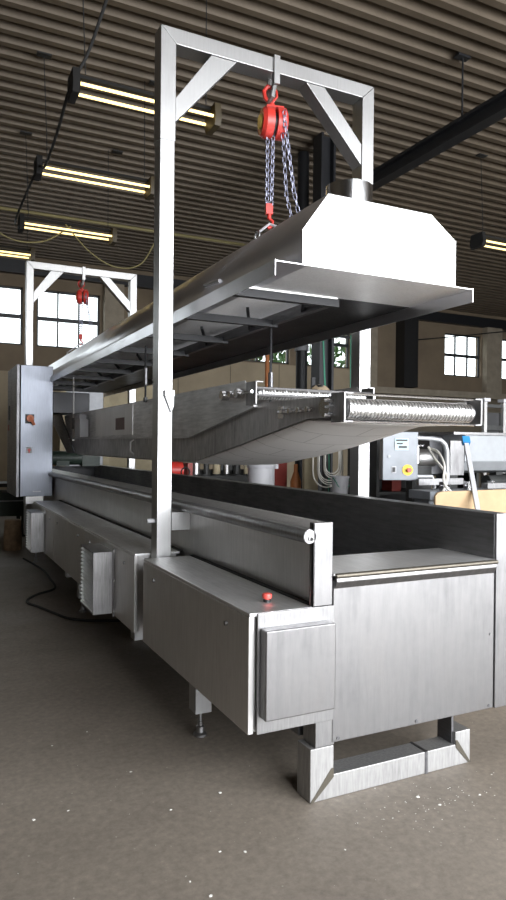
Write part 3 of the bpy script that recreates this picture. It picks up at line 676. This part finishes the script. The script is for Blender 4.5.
for k, (x, z, w, h, m, lab) in enumerate([(4.9, 1.43, .16, .16, 'dark_green', 'dark green tin on the shelving behind the operator box'), (5.4, 1.43, .2, .2, 'grey_paint', 'grey box on the shelving behind the pipe stand'),
                                     (5.05, 1.03, .14, .2, 'red_dark', 'dark red tin on the lower shelf behind the operator box'), (5.5, 1.03, .22, .18, 'tan_board', 'tan carton on the lower shelf behind the pipe stand')]):
    solo('storage_box', MB().box(x, x + w, 6.5, 6.7, z, z + h).box(x - .005, x + w + .005, 6.495, 6.705, z + h - .03, z + h), m, lab, 'box', bevel=.004)

# ------------------------------------------------------------------ middle background
dr = thing('white_drum', 'white plastic drum with lid standing behind the trough wall', 'drum', (3.85, 7.6, .0))
build('body', MB().lathe((3.85, 7.6, 0), [(.16, 0), (.17, .05), (.17, .5), (.165, .52), (.17, .54), (.17, 1.28)], 28), 'white_plastic', dr)
build('lid', MB().lathe((3.85, 7.6, 1.28), [(.18, 0), (.185, .01), (.185, .045), (.17, .055), (.05, .055)], 28), 'white_plastic', dr)
build('lid_clip', MB().box(4.02, 4.07, 7.55, 7.6, 1.27, 1.33), 'white_plastic', dr)
rm = thing('red_machine', 'bright red pump unit seen just right of the near gantry post', 'machine', (3.05, 8.7, 0))
build('body', MB().box(2.98, 3.12, 8.5, 8.9, 0, 1.1).cyl((2.97, 8.6, 1.22), (3.14, 8.6, 1.22), .12, n=18), 'red_paint', rm)
build('side_plate', MB().box(3.2, 3.27, 8.5, 8.9, 0, 1.32), 'red_dark', rm)
build('cable_loop', MB().tube(arc((3.16, 8.48, 1.2), .06, 0, 360, 14)[:-1], .01, 6, True), 'rubber', rm)
dm = thing('dark_press', 'dark machine with cylinders between the red unit and the white drum', 'machine', (4.0, 9.2, 0))
build('body', MB().box(3.45, 4.5, 9.0, 9.6, 0, 1.12), 'dark_machine', dm)
build('head', MB().box(3.5, 4.45, 9.1, 9.5, 1.12, 1.2).box(3.9, 4.1, 9.0, 9.3, 1.2, 1.4), 'dark_machine', dm)
for i in range(6):
    build('cylinder', MB().cyl((3.5 + i * .16, 8.97, 1.15), (3.5 + i * .16, 8.97, 1.32), .04 if i % 2 else .055, n=14), ('steel', 'dark_machine', 'tan_board')[i % 3], dm)
build('gauge', MB().cyl((4.3, 8.99, 1.28), (4.3, 8.95, 1.28), .04, n=16).box(4.38, 4.46, 8.9, 8.99, 1.1, 1.3), 'light_grey_paint', dm)
solo('red_cabinet', MB().box(4.55, 4.95, 8.9, 9.3, 0, 1.4).box(4.57, 4.75, 8.88, 8.9, .1, 1.35), 'red_dark', 'dark red cabinet right of the white drum', 'cabinet', bevel=.006)
solo('fire_bottle', MB().lathe((4.87, 8.5, 0), [(.07, 0), (.08, .05), (.08, 1.05), (.03, 1.2), (.03, 1.3)], 18), 'orange_paint', 'brown gas bottle in front of the dark red cabinet', 'bottle')
solo('tan_panel', MB().prism([(4.78, 0), (4.78, 1.42), (4.84, 1.45), (5.0, 1.42), (5.0, 0)], 'y', 8.1, 8.16), 'tan_board', 'narrow tan board standing right of the brown bottle', 'board')
hs = thing('hose_bundle', 'bundle of pale hoses hanging in loops under the conveyor end', 'hose', (4.62, 7.15, 1.0))
for i in range(7):
    w = .10 + .018 * i
    build('hose_loop', MB().tube([(4.62 - w + .02 * (i % 3), 7.15 + .02 * i, 1.75 - .01 * i)] + arc((4.62 + .02 * (i % 3), 7.15 + .02 * i, 1.32 - .012 * i), w, 180, 360, 12, 'xz') + [(4.62 + w, 7.15 + .02 * i, 1.75)], .0075, 7), 'cream_cable', hs)
build('hanger', MB().box(4.4, 4.85, 7.1, 7.35, 1.75, 1.78).box(4.6, 4.66, 7.3, 7.36, 0, 1.75), 'dark_machine', hs)
bu = thing('white_bucket', 'white bucket below the pale hoses beside the gantry post', 'bucket', (4.46, 6.72, .9))
build('body', MB().lathe((4.46, 6.72, .9), [(.085, 0), (.1, .29), (.107, .29), (.107, .31), (.098, .31), (.084, .012)], 24), 'white_plastic', bu)
build('handle', MB().tube([(4.355, 6.72, 1.19)] + arc((4.46, 6.65, 1.17), .105, 180, 360, 10)[1:-1] + [(4.565, 6.72, 1.19)], .005, 6), 'green_hose', bu)
cr = thing('crate', 'dark crate carrying the white bucket', 'crate', (4.46, 6.72, 0))
build('body', MB().box(4.3, 4.62, 6.6, 6.84, 0, .9), 'dark_machine', cr)
build('slat', MB().box(4.3, 4.62, 6.585, 6.6, .3, .4).box(4.3, 4.62, 6.585, 6.6, .6, .7), 'wood', cr)
co = thing('hose_coil', 'tan coiled hose hung in front of the dark columns', 'hose', (5.3, 8.5, 2.1))
for i in range(6): build('hose_loop', MB().tube(arc((5.28 + .012 * i, 8.5 + .02 * i, 2.28), .13 + .014 * i, 0, 360, 22)[:-1], .011, 6, True), 'tan_hose', co)
build('hook', MB().bar((5.28, 8.72, 2.46), (5.28, 8.45, 2.46), .03, .03).box(5.25, 5.31, 8.7, 8.74, 0, 2.6), 'black_steel', co)
solo('green_hose', MB().tube(spline([(5.62, 9.0, 3.35), (5.63, 8.95, 2.6), (5.64, 8.9, 2.0), (5.66, 8.85, 1.2), (5.6, 8.8, .6), (5.62, 8.8, .02)]), .014), 'green_hose', 'green hose hanging down the left of the wide black column', 'hose')
solo('green_hose', MB().tube(spline([(5.98, 8.75, 3.3), (5.96, 8.72, 2.5), (5.98, 8.7, 1.6), (5.97, 8.7, .02)]), .014), 'green_hose', 'green hose hanging between the wide black column and the gantry post', 'hose')
ht = thing('wall_rail', 'dark pipe rail with hanging tools between column and gantry post', 'rail', (6.1, 8.9, 3.1))
build('bar', MB().cyl((5.55, 9.1, 3.33), (6.5, 9.1, 3.33), .02, n=8).box(5.85, 5.9, 9.08, 9.24, 3.3, 3.36), 'black_steel', ht)
build('hook', MB().tube([(5.62, 9.1, 3.35), (5.62, 9.06, 3.36), (5.62, 9.0, 3.33)], .008, 6).tube([(5.98, 9.1, 3.33), (5.98, 8.9, 3.34), (5.98, 8.75, 3.3)], .008, 6), 'black_steel', ht)
solo('orange_pipe', MB().cyl((7.35, 14.25, 0), (7.35, 14.25, 4.1), .05, n=14).cyl((7.35, 14.25, 2.0), (7.35, 14.25, 2.1), .07, n=14), 'orange_paint', 'orange brown upright pipe behind the hood, left of the columns', 'pipe')
fr = thing('pallet_stack', 'pale board frame seen past the conveyor at the far left', 'frame', (3.2, 14.0, 0))
build('board', MB().box(2.5, 3.5, 13.98, 14.02, 2.72, 2.86).box(3.38, 3.5, 13.98, 14.02, 0, 2.72).box(2.5, 2.62, 13.98, 14.02, 0, 2.72), 'tan_board', fr)
build('panel', MB().box(2.62, 3.38, 14.0, 14.02, 0, 2.72), 'grey_paint', fr)
solo('carton', MB().box(3.6, 5.0, 14.6, 15.3, 0, 2.9).box(3.59, 5.01, 14.59, 15.31, 2.4, 2.42), 'tan_board', 'large tan carton stack behind the conveyor near the far gantry', 'box', bevel=.01)

# trees outside the middle windows
def tree(x, y, h, r, label, dens=900):
    t = thing('tree', label, 'tree', (x, y, -.1), 'trees outside')
    build('trunk', MB().tube([(x, y, -.1), (x + .1, y, h * .4), (x, y + .1, h * .75)], .16, 8), 'bark', t)
    lf = MB()
    for _ in range(dens):
        u = Vector((random.gauss(0, 1), random.gauss(0, 1), random.gauss(0, 1))).normalized() * (random.random() ** .4)
        c = Vector((x, y, h * .62)) + Vector((u.x * r, u.y * r, u.z * h * .42))
        e = Euler((random.random() * 6, random.random() * 6, random.random() * 6)).to_matrix(); s_ = random.uniform(.12, .26)
        lf.add([c + e @ Vector(q) * s_ for q in ((-1, 0, 0), (0, -.5, .1), (1, 0, 0), (0, .5, .1))], [(0, 1, 2, 3)])
    build('foliage', lf, 'leaf', t, kind='stuff')
tree(11.5, 23.5, 9, 2.0, 'green tree outside the window left of the round black column')
tree(15.9, 24.8, 8.5, 1.9, 'green tree outside the window beside the wide black column', 600)

# ------------------------------------------------------------------ light
w = bpy.data.worlds.new('sky'); scn.world = w; w.use_nodes = True
nt = w.node_tree; bg = nt.nodes['Background']
tc = nt.nodes.new('ShaderNodeTexCoord'); nz = nt.nodes.new('ShaderNodeTexNoise'); nz.inputs['Scale'].default_value = 2
nt.links.new(tc.outputs['Generated'], nz.inputs['Vector'])
rp = nt.nodes.new('ShaderNodeValToRGB'); rp.color_ramp.elements[0].color = (.85, .92, 1, 1); rp.color_ramp.elements[1].color = (1, 1, 1, 1)
nt.links.new(nz.outputs['Fac'], rp.inputs['Fac']); nt.links.new(rp.outputs['Color'], bg.inputs['Color'])
bg.inputs['Strength'].default_value = 3.0
def area(name, loc, rot, sx, sy, power, color=(1, 1, 1)):
    L = bpy.data.lights.new(name, 'AREA'); L.shape = 'RECTANGLE'; L.size = sx; L.size_y = sy; L.energy = power; L.color = color
    o = bpy.data.objects.new(name, L); COL.objects.link(o); o.location = loc; o.rotation_euler = rot; return o
area('gate_daylight', ((GX0 + GX1) / 2, YF + .02, 3.05), (PI / 2, 0, 0), GX1 - GX0 - .2, 4.5, 1500, (.95, .97, 1))

# ------------------------------------------------------------------ camera
yaw, pit, rol = math.radians(26.15), math.radians(-.2894), math.radians(.5436)
f = Vector((math.sin(yaw) * math.cos(pit), math.cos(yaw) * math.cos(pit), math.sin(pit)))
r = Vector((math.cos(yaw), -math.sin(yaw), 0)); u = r.cross(f)
r2 = r * math.cos(rol) + u * math.sin(rol); u2 = -r * math.sin(rol) + u * math.cos(rol)
cd = bpy.data.cameras.new('camera'); co_ = bpy.data.objects.new('camera', cd); COL.objects.link(co_)
M = Matrix((r2, u2, -f)).transposed().to_4x4(); M.translation = (0, 0, 1.55); co_.matrix_world = M
cd.sensor_fit = 'VERTICAL'; cd.sensor_height = 36; cd.lens = 672.9 * 36 / 900; cd.clip_start = .05; cd.clip_end = 300
scn.camera = co_
vs_ = scn.view_settings
vs_.view_transform = 'Standard'; vs_.look = 'None'; vs_.gamma = 1; vs_.use_curve_mapping = False
vs_.exposure = 0.4
